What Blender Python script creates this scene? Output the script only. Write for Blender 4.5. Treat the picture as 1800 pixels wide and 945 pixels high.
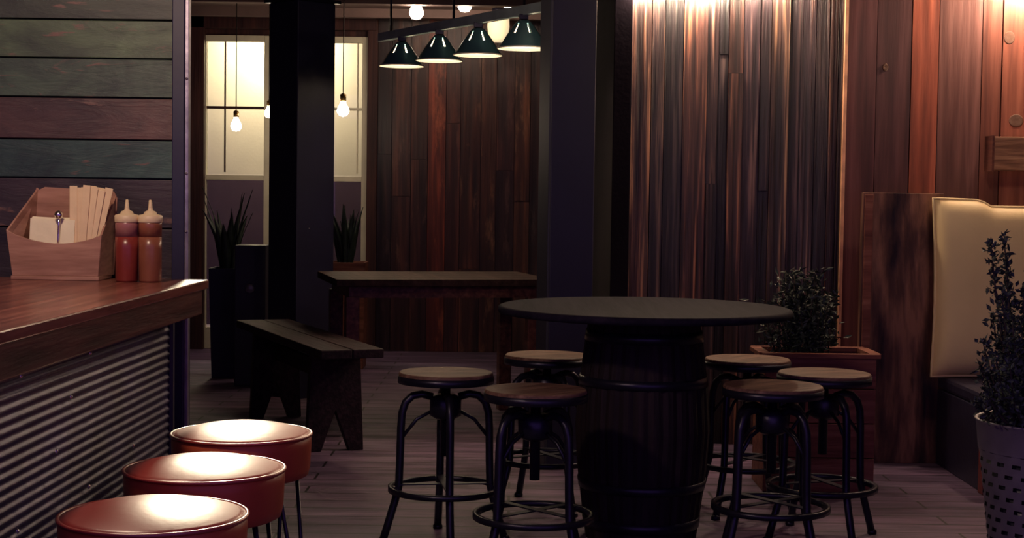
import bpy, math, random
from mathutils import Vector, Matrix, Euler, noise
random.seed(7)
R = math.radians
PI = math.pi
for o in list(bpy.data.objects):
    bpy.data.objects.remove(o)
S = bpy.context.scene
COL = S.collection

# ---------------------------------------------------------------- camera
F = 2700.0
CAMZ = 1.33
PITCH = math.atan((472.5 - 340) / F)
ROLL = R(0.8)
cam = bpy.data.cameras.new('camera')
cam.sensor_width = 36
cam.lens = F / 1800 * 36
camo = bpy.data.objects.new('camera', cam)
COL.objects.link(camo)
CM = Matrix.Translation((0, 0, CAMZ)) @ Matrix.Rotation(PI / 2 - PITCH, 4, 'X') @ Matrix.Rotation(ROLL, 4, 'Z')
camo.matrix_world = CM
S.camera = camo

def at(px, py, Y):
    """world point at depth Y seen at the pixel"""
    d = CM.to_3x3() @ Vector(((px - 900) / F, -(py - 472.5) / F, -1))
    t = Y / d.y
    return Vector((0, 0, CAMZ)) + d * t

# ---------------------------------------------------------------- world, exposure
S.view_settings.view_transform = 'Standard'
S.view_settings.look = 'None'
S.view_settings.gamma = 1
S.view_settings.use_curve_mapping = False
S.view_settings.exposure = 0.0
w = bpy.data.worlds.new('world')
S.world = w
w.use_nodes = True
w.node_tree.nodes['Background'].inputs[0].default_value = (0.33, 0.18, 0.66, 1)
w.node_tree.nodes['Background'].inputs[1].default_value = 0.68

WARM = (1.0, 0.70, 0.38)
def point_lamp(name, loc, power, color=WARM, size=0.05):
    l = bpy.data.lights.new(name, 'POINT')
    l.energy = power; l.color = color; l.shadow_soft_size = size
    o = bpy.data.objects.new(name, l); COL.objects.link(o); o.location = loc
    return o
def spot_lamp(name, loc, power, ang, target, color=WARM, size=0.04, blend=0.6):
    l = bpy.data.lights.new(name, 'SPOT')
    l.energy = power; l.color = color; l.shadow_soft_size = size
    l.spot_size = R(ang); l.spot_blend = blend
    o = bpy.data.objects.new(name, l); COL.objects.link(o); o.location = loc
    d = Vector(target) - Vector(loc)
    o.rotation_euler = d.to_track_quat('-Z', 'Y').to_euler()
    return o
def area_lamp(name, loc, power, sx, sy, target, color=WARM):
    l = bpy.data.lights.new(name, 'AREA')
    l.energy = power; l.color = color; l.shape = 'RECTANGLE'; l.size = sx; l.size_y = sy
    o = bpy.data.objects.new(name, l); COL.objects.link(o); o.location = loc
    d = Vector(target) - Vector(loc)
    o.rotation_euler = d.to_track_quat('-Z', 'Y').to_euler()
    return o
# lamp on the alley wall behind the windows
area_lamp('alley_lamp', (-2.15, 13.72, 2.98), 50, 0.5, 0.15, (-2.15, 14.15, 2.1), (1.0, 0.91, 0.70))
# lamp over the counter (above the frame)
point_lamp('counter_lamp', (-1.25, 3.55, 2.2), 46, (1.0, 0.70, 0.5), 0.08)

# unseen spot added above the bench aisle for highlights on the counter stools
spot_lamp('highlight_spot', (-1.45, 7.9, 2.52), 1050, 13.5, (-.66, 3.62, .62), (1.0, 0.86, 0.60), .13, .8)
# ---------------------------------------------------------------- materials
def new_mat(name):
    m = bpy.data.materials.new(name); m.use_nodes = True
    nt = m.node_tree
    return m, nt, nt.nodes['Principled BSDF']
def c4(c): return (c[0], c[1], c[2], 1)

def plain(name, col, rough=0.5, metal=0.0, var=0.25, scale=6.0, bump=0.15, bscale=40, spec=0.5, coat=0, sheen=0):
    m, nt, b = new_mat(name)
    tc = nt.nodes.new('ShaderNodeTexCoord')
    n = nt.nodes.new('ShaderNodeTexNoise'); n.inputs['Scale'].default_value = scale; n.inputs['Detail'].default_value = 5
    nt.links.new(tc.outputs['Object'], n.inputs['Vector'])
    r = nt.nodes.new('ShaderNodeValToRGB')
    r.color_ramp.elements[0].position = 0.3; r.color_ramp.elements[1].position = 0.72
    r.color_ramp.elements[0].color = c4([x * (1 - var) for x in col])
    r.color_ramp.elements[1].color = c4([min(1, x * (1 + var)) for x in col])
    nt.links.new(n.outputs['Fac'], r.inputs[0]); nt.links.new(r.outputs[0], b.inputs['Base Color'])
    b.inputs['Roughness'].default_value = rough; b.inputs['Metallic'].default_value = metal
    b.inputs['Specular IOR Level'].default_value = spec
    b.inputs['Coat Weight'].default_value = coat
    if bump:
        n2 = nt.nodes.new('ShaderNodeTexNoise'); n2.inputs['Scale'].default_value = bscale; n2.inputs['Detail'].default_value = 4
        nt.links.new(tc.outputs['Object'], n2.inputs['Vector'])
        bp = nt.nodes.new('ShaderNodeBump'); bp.inputs['Strength'].default_value = bump; bp.inputs['Distance'].default_value = 0.01
        nt.links.new(n2.outputs['Fac'], bp.inputs['Height']); nt.links.new(bp.outputs[0], b.inputs['Normal'])
    return m

def wood(name, dark, mid, light, stretch=(18, 18, 0.7), rough=0.6, bump=0.5, attr=False, lo=0.35, hi=0.68, spec=0.3, glint_patch=None, fine=3.0):
    """long streaky grain; 'stretch' is the noise scale per axis (the small one runs with the grain)"""
    m, nt, b = new_mat(name)
    N = nt.nodes; L = nt.links
    tc = N.new('ShaderNodeTexCoord')
    src = tc.outputs['Object']
    if attr:
        a = N.new('ShaderNodeAttribute'); a.attribute_name = 'board'
        v = N.new('ShaderNodeVectorMath'); v.operation = 'MULTIPLY_ADD'
        L.new(a.outputs['Alpha'], v.inputs[0]); v.inputs[1].default_value = (7, 5, 9); L.new(src, v.inputs[2])
        src = v.outputs[0]
    mp = N.new('ShaderNodeMapping'); mp.inputs['Scale'].default_value = stretch
    L.new(src, mp.inputs['Vector'])
    n = N.new('ShaderNodeTexNoise'); n.inputs['Scale'].default_value = 1; n.inputs['Detail'].default_value = 8
    n.inputs['Roughness'].default_value = 0.62; n.inputs['Distortion'].default_value = 0.6
    L.new(mp.outputs[0], n.inputs['Vector'])
    mp2 = N.new('ShaderNodeMapping'); mp2.inputs['Scale'].default_value = [s * fine for s in stretch]
    L.new(src, mp2.inputs['Vector'])
    n2 = N.new('ShaderNodeTexNoise'); n2.inputs['Scale'].default_value = 1; n2.inputs['Detail'].default_value = 6
    L.new(mp2.outputs[0], n2.inputs['Vector'])
    mx = N.new('ShaderNodeMath'); mx.operation = 'MULTIPLY_ADD'
    L.new(n2.outputs['Fac'], mx.inputs[0]); mx.inputs[1].default_value = 0.45
    ml = N.new('ShaderNodeMath'); ml.operation = 'MULTIPLY'; L.new(n.outputs['Fac'], ml.inputs[0]); ml.inputs[1].default_value = 0.62
    L.new(ml.outputs[0], mx.inputs[2])
    r = N.new('ShaderNodeValToRGB'); cr = r.color_ramp
    cr.elements[0].position = lo; cr.elements[0].color = c4(dark)
    cr.elements[1].position = hi; cr.elements[1].color = c4(light)
    e = cr.elements.new((lo + hi) / 2); e.color = c4(mid)
    L.new(mx.outputs[0], r.inputs[0])
    out = r.outputs[0]
    if glint_patch:   # pale patches painted in for glints of light, with a worn look
        mp3 = N.new('ShaderNodeMapping'); mp3.inputs['Scale'].default_value = (7, 7, 1.6); L.new(src, mp3.inputs['Vector'])
        n3 = N.new('ShaderNodeTexNoise'); n3.inputs['Scale'].default_value = 1; n3.inputs['Detail'].default_value = 7; n3.inputs['Roughness'].default_value = .7
        L.new(mp3.outputs[0], n3.inputs['Vector'])
        r3 = N.new('ShaderNodeValToRGB'); L.new(n3.outputs[0], r3.inputs[0])
        r3.color_ramp.elements[0].position = .56; r3.color_ramp.elements[1].position = .70
        mp_ = N.new('ShaderNodeMix'); mp_.data_type = 'RGBA'
        L.new(r3.outputs[0], mp_.inputs['Factor']); L.new(out, mp_.inputs['A']); mp_.inputs['B'].default_value = c4(glint_patch)
        out = mp_.outputs['Result']
    if attr:
        mm = N.new('ShaderNodeMix'); mm.data_type = 'RGBA'; mm.blend_type = 'MULTIPLY'; mm.inputs['Factor'].default_value = 1
        L.new(out, mm.inputs['A']); L.new(a.outputs['Color'], mm.inputs['B']); out = mm.outputs['Result']
    L.new(out, b.inputs['Base Color'])
    b.inputs['Roughness'].default_value = rough; b.inputs['Specular IOR Level'].default_value = spec
    bp = N.new('ShaderNodeBump'); bp.inputs['Strength'].default_value = bump; bp.inputs['Distance'].default_value = 0.02
    L.new(mx.outputs[0], bp.inputs['Height']); L.new(bp.outputs[0], b.inputs['Normal'])
    return m

def emit(name, col, strength):
    m, nt, b = new_mat(name)
    b.inputs['Base Color'].default_value = c4(col)
    b.inputs['Emission Color'].default_value = c4(col); b.inputs['Emission Strength'].default_value = strength
    return m

def glassy(name, tint=(1, 1, 1), refl=0.08, rough=0.02, dirt=0.0, dcol=(.5, .5, .5)):
    m, nt, b = new_mat(name)
    N = nt.nodes; L = nt.links
    t = N.new('ShaderNodeBsdfTransparent'); t.inputs[0].default_value = c4(tint)
    g = N.new('ShaderNodeBsdfGlossy'); g.inputs['Roughness'].default_value = rough
    mx = N.new('ShaderNodeMixShader'); mx.inputs[0].default_value = refl
    L.new(t.outputs[0], mx.inputs[1]); L.new(g.outputs[0], mx.inputs[2])
    last = mx
    if dirt:
        d = N.new('ShaderNodeBsdfDiffuse'); d.inputs[0].default_value = c4(dcol)
        m2 = N.new('ShaderNodeMixShader'); m2.inputs[0].default_value = dirt
        L.new(mx.outputs[0], m2.inputs[1]); L.new(d.outputs[0], m2.inputs[2]); last = m2
    L.new(last.outputs[0], N['Material Output'].inputs[0])
    return m

M = {}
M['plank'] = wood('weathered plank wood', (0.008, 0.005, 0.008), (0.045, 0.028, 0.034), (0.30, 0.195, 0.155), (17, 17, 0.5), 0.42, 1.0, True, 0.45, 0.68, 0.6)
M['plankb'] = wood('dark red back wall boards', (0.010, 0.005, 0.007), (0.045, 0.020, 0.018), (0.16, 0.075, 0.05), (8, 8, 0.45), 0.42, 0.4, True, 0.38, 0.72, 0.5, (.16, .10, .075))
M['board'] = wood('stained board wood', (0.055, 0.026, 0.024), (0.12, 0.055, 0.045), (0.20, 0.10, 0.08), (9, 9, 0.5), 0.5, 0.35, True, 0.36, 0.68, 0.3)
M['panelw'] = wood('booth panel plywood', (0.016, 0.008, 0.010), (0.09, 0.04, 0.03), (0.26, 0.12, 0.08), (6, 6, 1.1), 0.45, 0.4, False, 0.41, 0.63)
M['trimw'] = wood('dark red trim wood', (0.015, 0.005, 0.008), (0.04, 0.014, 0.014), (0.08, 0.028, 0.022), (14, 14, 0.6), 0.55, 0.3)
M['ceil'] = plain('brown ceiling plaster', (0.16, 0.10, 0.09), 0.7, 0, 0.25, 2, 0.2)
M['brick'] = plain('grey masonry', (0.20, 0.17, 0.19), 0.8, 0, 0.35, 14, 0.4)
M['darkwall'] = plain('near black plaster', (0.012, 0.008, 0.014), 0.95, 0, 0.25, 2, 0.15, 40, 0.1)
M['plainwall'] = plain('dark painted plaster', (0.035, 0.02, 0.03), 0.8, 0, 0.25, 2)
M['alley'] = plain('cream alley wall', (0.72, 0.62, 0.47), 0.85, 0, 0.06, 3, 0.1)
M['counter'] = wood('varnished counter wood', (0.055, 0.016, 0.014), (0.16, 0.05, 0.036), (0.28, 0.10, 0.07), (14, 0.9, 14), 0.25, 0.12, False, 0.36, 0.68, 0.6)
M['apron'] = wood('dark counter apron wood', (0.03, 0.011, 0.012), (0.09, 0.03, 0.026), (0.18, 0.07, 0.05), (14, 0.9, 14), 0.4, 0.3)
M['tablew'] = wood('dark table wood', (0.012, 0.006, 0.008), (0.03, 0.014, 0.015), (0.06, 0.03, 0.03), (14, 0.9, 14), 0.6, 0.2, spec=.12)
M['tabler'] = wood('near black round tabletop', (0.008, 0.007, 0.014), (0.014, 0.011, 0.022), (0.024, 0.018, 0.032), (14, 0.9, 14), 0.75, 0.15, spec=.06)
M['benchw'] = wood('dark bench wood', (0.010, 0.006, 0.009), (0.022, 0.012, 0.018), (0.045, 0.023, 0.032), (1.1, 16, 16), 0.6, 0.3, spec=.15)
M['seatw'] = wood('worn stool seat wood', (0.08, 0.04, 0.03), (0.17, 0.09, 0.065), (0.27, 0.155, 0.11), (3, 26, 26), 0.5, 0.2, spec=.2)
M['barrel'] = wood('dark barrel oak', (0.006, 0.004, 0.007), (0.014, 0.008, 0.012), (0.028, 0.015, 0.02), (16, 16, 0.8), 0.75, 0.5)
M['boxw'] = wood('brown condiment box wood', (0.24, 0.115, 0.075), (0.36, 0.18, 0.125), (0.48, 0.26, 0.18), (2.5, 8, 22), 0.55, 0.1)
M['planterw'] = wood('reddish planter wood', (0.10, 0.03, 0.022), (0.2, 0.065, 0.045), (0.30, 0.12, 0.085), (1.2, 10, 14), 0.55, 0.3)
M['iron'] = plain('dark gunmetal iron', (0.026, 0.024, 0.045), 0.34, 0.6, 0.3, 9, 0.1)
M['navy'] = plain('navy painted steel', (0.013, 0.011, 0.042), 0.5, 0.0, 0.2, 3, 0.1, 12)
M['slate'] = plain('slate painted steel', (0.032, 0.032, 0.055), 0.5, 0.0, 0.2, 3, 0.1, 12)
M['galv'] = plain('galvanised metal', (0.30, 0.27, 0.33), 0.42, 0.7, 0.25, 18, 0.15)
M['rivet'] = plain('steel rivets', (0.7, 0.66, 0.7), 0.25, 0.9, 0.1)
M['copper'] = plain('copper strip', (0.75, 0.38, 0.22), 0.45, 0.25, 0.25, 12, 0.1)
M['vinyl'] = plain('oxblood vinyl', (0.30, 0.035, 0.026), 0.36, 0, 0.12, 5, 0.03, 60, 1.0, 0)
M['vinylside'] = plain('oxblood vinyl side', (0.40, 0.075, 0.030), 0.42, 0, 0.15, 5, 0.06, 60, 0.4)
M['frame'] = plain('cream window frame paint', (0.62, 0.57, 0.42), 0.5, 0, 0.1, 6, 0.1)
M['glass'] = glassy('window glass', (0.97, 0.97, 0.93), 0.05)
M['glasslow'] = glassy('lower smoky glass', (0.33, 0.28, 0.36), 0.06)
M['green'] = plain('green enamel', (0.07, 0.17, 0.20), 0.25, 0.2, 0.15, 6, 0.05)
M['rail'] = plain('green grey rail paint', (0.30, 0.38, 0.40), 0.45, 0.0, 0.2, 10, 0.1)
M['white'] = plain('white enamel', (0.8, 0.74, 0.66), 0.4, 0, 0.05)
M['cream'] = plain('cream leather', (0.74, 0.56, 0.30), 0.55, 0, 0.08, 3, 0.12, 25)
M['navyseat'] = plain('navy seat vinyl', (0.02, 0.018, 0.045), 0.4, 0, 0.2)
M['paper'] = plain('kraft sleeve paper', (0.80, 0.60, 0.36), 0.8, 0, 0.08, 20, 0.1)
M['napkin'] = plain('cream napkin paper', (0.85, 0.76, 0.52), 0.85, 0, 0.05, 20, 0.1)
M['spoon'] = plain('polished steel', (0.8, 0.78, 0.74), 0.15, 1.0, 0.05)
M['sauce_red'] = plain('red chilli sauce bottle', (0.24, 0.035, 0.025), 0.3, 0, 0.2, 12, 0.03)
M['sauce_brown'] = plain('brown sauce bottle', (0.26, 0.085, 0.045), 0.3, 0, 0.2, 12, 0.03)
M['clearred'] = plain('emptied bottle wall', (0.36, 0.14, 0.12), 0.3, 0, 0.15, 12, 0.03)
M['cap'] = plain('cream bottle cap', (0.72, 0.55, 0.33), 0.45, 0, 0.08)
M['leafdark'] = plain('dark green leaf', (0.030, 0.045, 0.035), 0.5, 0, 0.5, 12, 0.1)
M['leaf'] = plain('grey green leaf', (0.035, 0.05, 0.035), 0.55, 0, 0.4, 20, 0.1)
M['soil'] = plain('potting soil', (0.02, 0.013, 0.012), 0.95, 0, 0.4, 40, 0.6)
M['stem'] = plain('woody stem', (0.05, 0.035, 0.025), 0.8)
M['terra'] = plain('red brown painted wood', (0.20, 0.035, 0.03), 0.5)
M['cord'] = plain('black flex', (0.02, 0.016, 0.016), 0.6)
M['brass'] = plain('brass socket', (0.35, 0.22, 0.08), 0.35, 0.9)
M['bulb'] = emit('glowing bulb', (1.0, 0.80, 0.52), 60)
M['bulb_far'] = emit('glowing bulb far', (1.0, 0.78, 0.58), 60)
M['bulb_fill'] = emit('added fill bulb', (1.0, 0.78, 0.56), 100)
M['bulb_wall'] = emit('glowing wall bulb', (1.0, 0.76, 0.52), 620)
M['jar'] = emit('glowing glass jar', (1.0, 0.80, 0.48), 0.75)
M['bulb_red'] = emit('glowing bulb over the booth', (1.0, 0.72, 0.48), 620)
M['shelfw'] = wood('wall shelf wood', (0.08, 0.035, 0.025), (0.24, 0.12, 0.075), (0.42, 0.24, 0.15), (2, 14, 22), 0.5, 0.4)
M['knot'] = wood('wood knot', (0.04, 0.018, 0.014), (0.12, 0.055, 0.04), (0.26, 0.14, 0.10), (30, 30, 30), 0.5, 0.5)
M['alleyground'] = plain('alley paving', (0.2, 0.18, 0.17), 0.8)

def painted():
    m, nt, b = new_mat('painted weathered boards')
    N = nt.nodes; L = nt.links
    tc = N.new('ShaderNodeTexCoord')
    a = N.new('ShaderNodeAttribute'); a.attribute_name = 'board'
    v = N.new('ShaderNodeVectorMath'); v.operation = 'MULTIPLY_ADD'
    L.new(a.outputs['Alpha'], v.inputs[0]); v.inputs[1].default_value = (7, 5, 9); L.new(tc.outputs['Object'], v.inputs[2])
    def nz(scale, st, det=8, dist=0.8):
        mp = N.new('ShaderNodeMapping'); mp.inputs['Scale'].default_value = st; L.new(v.outputs[0], mp.inputs[0])
        n = N.new('ShaderNodeTexNoise'); n.inputs['Scale'].default_value = scale; n.inputs['Detail'].default_value = det
        n.inputs['Distortion'].default_value = dist; n.inputs['Roughness'].default_value = 0.65
        L.new(mp.outputs[0], n.inputs['Vector']); return n
    n1 = nz(3.0, (1, 1, 1.7)); n2 = nz(5, (1, 1, 4.5), 10)
    r1 = N.new('ShaderNodeValToRGB'); L.new(n1.outputs[0], r1.inputs[0])
    r1.color_ramp.elements[0].position = 0.34; r1.color_ramp.elements[1].position = 0.72
    r1.color_ramp.elements[0].color = (0.45, 0.45, 0.5, 1); r1.color_ramp.elements[1].color = (1.8, 1.9, 1.5, 1)
    mm = N.new('ShaderNodeMix'); mm.data_type = 'RGBA'; mm.blend_type = 'MULTIPLY'; mm.inputs['Factor'].default_value = 1
    L.new(a.outputs['Color'], mm.inputs['A']); L.new(r1.outputs[0], mm.inputs['B'])
    # chips where the paint is worn to brown wood
    r2 = N.new('ShaderNodeValToRGB'); L.new(n2.outputs[0], r2.inputs[0])
    r2.color_ramp.elements[0].position = 0.60; r2.color_ramp.elements[1].position = 0.66
    r2.color_ramp.elements[0].color = (0, 0, 0, 1); r2.color_ramp.elements[1].color = (1, 1, 1, 1)
    m2 = N.new('ShaderNodeMix'); m2.data_type = 'RGBA'
    L.new(r2.outputs[0], m2.inputs['Factor']); L.new(mm.outputs['Result'], m2.inputs['A'])
    m2.inputs['B'].default_value = (0.16, 0.085, 0.07, 1)
    L.new(m2.outputs['Result'], b.inputs['Base Color'])
    b.inputs['Roughness'].default_value = 0.5
    bp = N.new('ShaderNodeBump'); bp.inputs['Strength'].default_value = 0.5; bp.inputs['Distance'].default_value = 0.006
    L.new(n2.outputs[0], bp.inputs['Height']); L.new(bp.outputs[0], b.inputs['Normal'])
    return m
M['painted'] = painted()

def floor_mat():
    m, nt, b = new_mat('worn purple brown plank floor')
    N = nt.nodes; L = nt.links
    tc = N.new('ShaderNodeTexCoord')
    br = N.new('ShaderNodeTexBrick')
    mp = N.new('ShaderNodeMapping'); mp.inputs['Scale'].default_value = (1, 1, 1)
    L.new(tc.outputs['Object'], mp.inputs[0]); L.new(mp.outputs[0], br.inputs['Vector'])
    br.inputs['Color1'].default_value = (0.15, 0.095, 0.175, 1); br.inputs['Color2'].default_value = (0.10, 0.066, 0.125, 1)
    br.inputs['Mortar'].default_value = (0.015, 0.01, 0.015, 1)
    br.inputs['Scale'].default_value = 1; br.inputs['Mortar Size'].default_value = 0.006
    br.inputs['Brick Width'].default_value = 1.8; br.inputs['Row Height'].default_value = 0.16
    mp2 = N.new('ShaderNodeMapping'); mp2.inputs['Scale'].default_value = (1.6, 9, 1); L.new(tc.outputs['Object'], mp2.inputs[0])
    n = N.new('ShaderNodeTexNoise'); n.inputs['Scale'].default_value = 1.0; n.inputs['Detail'].default_value = 9; n.inputs['Roughness'].default_value = .65
    L.new(mp2.outputs[0], n.inputs['Vector'])
    r = N.new('ShaderNodeValToRGB'); L.new(n.outputs[0], r.inputs[0])
    r.color_ramp.elements[0].position = .35; r.color_ramp.elements[1].position = .7
    r.color_ramp.elements[0].color = (.4, .4, .45, 1); r.color_ramp.elements[1].color = (1.9, 1.8, 1.7, 1)
    mm = N.new('ShaderNodeMix'); mm.data_type = 'RGBA'; mm.blend_type = 'MULTIPLY'; mm.inputs['Factor'].default_value = 1
    L.new(br.outputs['Color'], mm.inputs['A']); L.new(r.outputs[0], mm.inputs['B'])
    L.new(mm.outputs['Result'], b.inputs['Base Color'])
    r3 = N.new('ShaderNodeValToRGB'); L.new(n.outputs[0], r3.inputs[0])
    r3.color_ramp.elements[0].color = (.62, .62, .62, 1); r3.color_ramp.elements[1].color = (.36, .36, .36, 1)
    L.new(r3.outputs[0], b.inputs['Roughness'])
    bp = N.new('ShaderNodeBump'); bp.inputs['Strength'].default_value = .5; bp.inputs['Distance'].default_value = .01
    L.new(n.outputs[0], bp.inputs['Height']); L.new(bp.outputs[0], b.inputs['Normal'])
    return m
M['floor'] = floor_mat()

# ---------------------------------------------------------------- mesh builder
class MB:
    def __init__(s):
        s.v = []; s.f = []; s.col = []   # one colour per face
        s.smooth = []
        s.cc = (1, 1, 1, 1)
    def add(s, vs, fs, smooth=False):
        o = len(s.v); s.v += [tuple(p) for p in vs]
        for f in fs:
            s.f.append([o + i for i in f]); s.smooth.append(smooth); s.col.append(s.cc)
        return s
    def box(s, c, d, rot=None):
        hx, hy, hz = d[0] / 2, d[1] / 2, d[2] / 2
        P = [Vector((x, y, z)) for x in (-hx, hx) for y in (-hy, hy) for z in (-hz, hz)]
        if rot is not None:
            Q = rot if isinstance(rot, Matrix) else Euler(rot).to_matrix()
            P = [Q @ p for p in P]
        P = [p + Vector(c) for p in P]
        return s.add(P, [(0, 1, 3, 2), (4, 6, 7, 5), (0, 4, 5, 1), (2, 3, 7, 6), (0, 2, 6, 4), (1, 5, 7, 3)])
    def prism(s, pts, a, b, axis='y'):
        """pts: 2-D outline; extruded from a to b along axis"""
        n = len(pts)
        def mk(p, t):
            if axis == 'y': return (p[0], t, p[1])
            if axis == 'x': return (t, p[0], p[1])
            return (p[0], p[1], t)
        V = [mk(p, a) for p in pts] + [mk(p, b) for p in pts]
        F_ = [tuple(range(n - 1, -1, -1)), tuple(range(n, 2 * n))] + [(i, (i + 1) % n, n + (i + 1) % n, n + i) for i in range(n)]
        return s.add(V, F_)
    def lathe(s, prof, n=32, c=(0, 0, 0), cap=True, skip=None, smooth=True):
        V = []; Fs = []
        for r, z in prof:
            for k in range(n):
                a = 2 * PI * k / n
                V.append((c[0] + r * math.cos(a), c[1] + r * math.sin(a), c[2] + z))
        for i in range(len(prof) - 1):
            for k in range(n):
                if skip and skip(i, k): continue
                k2 = (k + 1) % n
                Fs.append((i * n + k, i * n + k2, (i + 1) * n + k2, (i + 1) * n + k))
        s.add(V, Fs, smooth)
        if cap:
            o = len(s.v) - len(V)
            for i, rev in ((0, True), (len(prof) - 1, False)):
                if prof[i][0] > 1e-5:
                    f = [o + i * n + k for k in range(n)]
                    if rev: f.reverse()
                    s.f.append(f); s.smooth.append(False); s.col.append(s.cc)
        return s
    def tube(s, path, r, n=8, flat=1.0, closed=False):
        P = [Vector(p) for p in path]; m = len(P)
        rr = r if isinstance(r, (list, tuple)) else [r] * m
        V = []; up = None
        for i, p in enumerate(P):
            if closed: t = P[(i + 1) % m] - P[i - 1]
            else: t = P[min(i + 1, m - 1)] - P[max(i - 1, 0)]
            t.normalize()
            if up is None:
                up = Vector((0, 0, 1)) if abs(t.z) < 0.9 else Vector((1, 0, 0))
            a = t.cross(up).normalized(); b2 = a.cross(t).normalized(); up = b2
            for k in range(n):
                q = 2 * PI * k / n
                V.append(p + a * (rr[i] * math.cos(q)) + b2 * (rr[i] * flat * math.sin(q)))
        Fs = []
        for i in range(m if closed else m - 1):
            j = (i + 1) % m
            for k in range(n):
                k2 = (k + 1) % n
                Fs.append((i * n + k, i * n + k2, j * n + k2, j * n + k))
        if not closed:
            Fs.append(tuple(range(n - 1, -1, -1))); Fs.append(tuple((m - 1) * n + k for k in range(n)))
        return s.add(V, Fs, True)
    def build(s, name, mat, parent=None, loc=None, bevel=0, rotz=0):
        me = bpy.data.meshes.new(name); me.from_pydata(s.v, [], s.f)
        me.materials.append(mat)
        for p, sm in zip(me.polygons, s.smooth): p.use_smooth = sm
        ca = me.color_attributes.new('board', 'FLOAT_COLOR', 'CORNER')
        for p, cc in zip(me.polygons, s.col):
            for li in p.loop_indices: ca.data[li].color = cc
        me.update()
        o = bpy.data.objects.new(name, me); COL.objects.link(o)
        if parent: o.parent = parent
        if loc is not None: o.location = loc
        if rotz: o.rotation_euler.z = rotz
        if bevel:
            b = o.modifiers.new('bevel', 'BEVEL'); b.width = bevel; b.segments = 2; b.limit_method = 'ANGLE'; b.angle_limit = R(40)
        return o

def tag(o, label, cat, group=None, kind=None):
    o['label'] = label; o['category'] = cat
    if group: o['group'] = group
    if kind: o['kind'] = kind
    return o
def thing(name, label, cat, loc, rotz=0, group=None):
    o = bpy.data.objects.new(name, None); COL.objects.link(o); o.location = loc; o.rotation_euler.z = rotz
    o.empty_display_size = 0.1
    return tag(o, label, cat, group)
def struct(o): o['kind'] = 'structure'; return o
def copy_tree(o, parent=None):
    c = o.copy(); COL.objects.link(c)
    if parent: c.parent = parent
    for ch in list(o.children): copy_tree(ch, c)
    return c
def ring(r, z, n=32, c=(0, 0)):
    return [(c[0] + r * math.cos(2 * PI * k / n), c[1] + r * math.sin(2 * PI * k / n), z) for k in range(n)]

# ================================================================= STRUCTURE
YB = 12.8      # back wall
YR = 8.2       # plank wall on the right
CZ = 2.80      # ceiling
XJ = 0.53      # return wall
struct(MB().box((0, 6.4, -0.05), (8, 13.4, 0.1)).build('floor', M['floor']))
cb = MB()
cb.box((0, 7.6, CZ + 0.05), (8, 10.9, 0.1))
for k in range(5):
    cb.box((0.15, 8.9 + k * 0.9, CZ - 0.035), (6.3, 0.10, 0.07))
struct(cb.build('ceiling', M['ceil']))

def plank_wall(name, mat, x0, x1, y, z0, z1, widths, tints, depth=0.03, jit=0.012, seg=True):
    """vertical boards side by side, facing the camera (towards -Y)"""
    m = MB(); x = x0; i = 0
    m.cc = (0.3, 0.3, 0.3, 0.5)
    m.box(((x0 + x1) / 2, y + 0.06, (z0 + z1) / 2), (x1 - x0, 0.06, z1 - z0))
    while x < x1 - 0.005:
        wd = widths[i % len(widths)] if isinstance(widths, list) else random.uniform(*widths)
        wd = min(wd, x1 - x)
        t = tints[i % len(tints)] if isinstance(tints, list) else tints()
        dy = random.uniform(0, jit)
        cuts = [z0, z1]
        if seg and random.random() < 0.35: cuts = [z0, random.uniform(0.6, 2.2), z1]
        for a, b in zip(cuts, cuts[1:]):
            m.cc = (t[0], t[1], t[2], random.random())
            m.box((x + wd / 2, y + 0.015 + dy, (a + b) / 2), (wd - 0.005, depth, b - a - 0.003))
            dy = random.uniform(0, jit)
        x += wd; i += 1
    return m.build(name, mat)

# back wall: boards to the right of the windows + plain parts round the windows
def px_x(px, Y=YB, py=300): return at(px, py, Y).x
w1a, w1b = px_x(358), px_x(474) + 0.02
w2a, w2b = px_x(566), px_x(650)
ztop = at(500, 63, YB).z
def tint_a():
    v = random.choice([(0.9, 0.55, 0.5), (1.6, 0.75, 0.55), (0.7, 0.55, 0.6), (1.1, 0.7, 0.6), (0.5, 0.4, 0.5)])
    return v
tb = [(0.45, .35, .45), (.8, .55, .55), (0.9, .6, .55), (2.4, .95, .6), (.9, .55, .55), (1.3, .9, .7), (1.4, 1., .75), (.7, .5, .6), (1.5, 1.1, .8), (.6, .5, .6), (.9, .7, .6)]
struct(plank_wall('wall_back', M['plankb'], w2b + 0.05, XJ + 0.1, YB, 0, CZ, [.13, .16, .14, .15, .12, .17, .13, .15], tb))
m = MB()
m.box(((-3.4 + w1a) / 2, YB + .08, CZ / 2), (w1a + 3.4, .12, CZ))
m.box(((w1b + w2a) / 2, YB + .08, CZ / 2), (w2a - w1b, .12, CZ))
m.box(((w1a + w2b) / 2, YB + .08, (CZ + ztop) / 2), (w2b - w1a + .1, .12, CZ - ztop))
struct(m.build('wall_far_left', M['trimw']))
struct(MB().box((px_x(653) + 0.005, YB - 0.02, CZ / 2), (0.085, .05, CZ)).build('trim_1', M['trimw'], bevel=.004))
struct(MB().box((px_x(348), YB - 0.03, CZ / 2), (0.12, .07, CZ)).build('trim_2', M['trimw'], bevel=.004))
struct(MB().box((-1.95, YB - 0.03, (ztop + CZ) / 2 + .02), (1.62, .07, CZ - ztop - .06)).build('trim_3', M['trimw'], bevel=.004))
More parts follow.
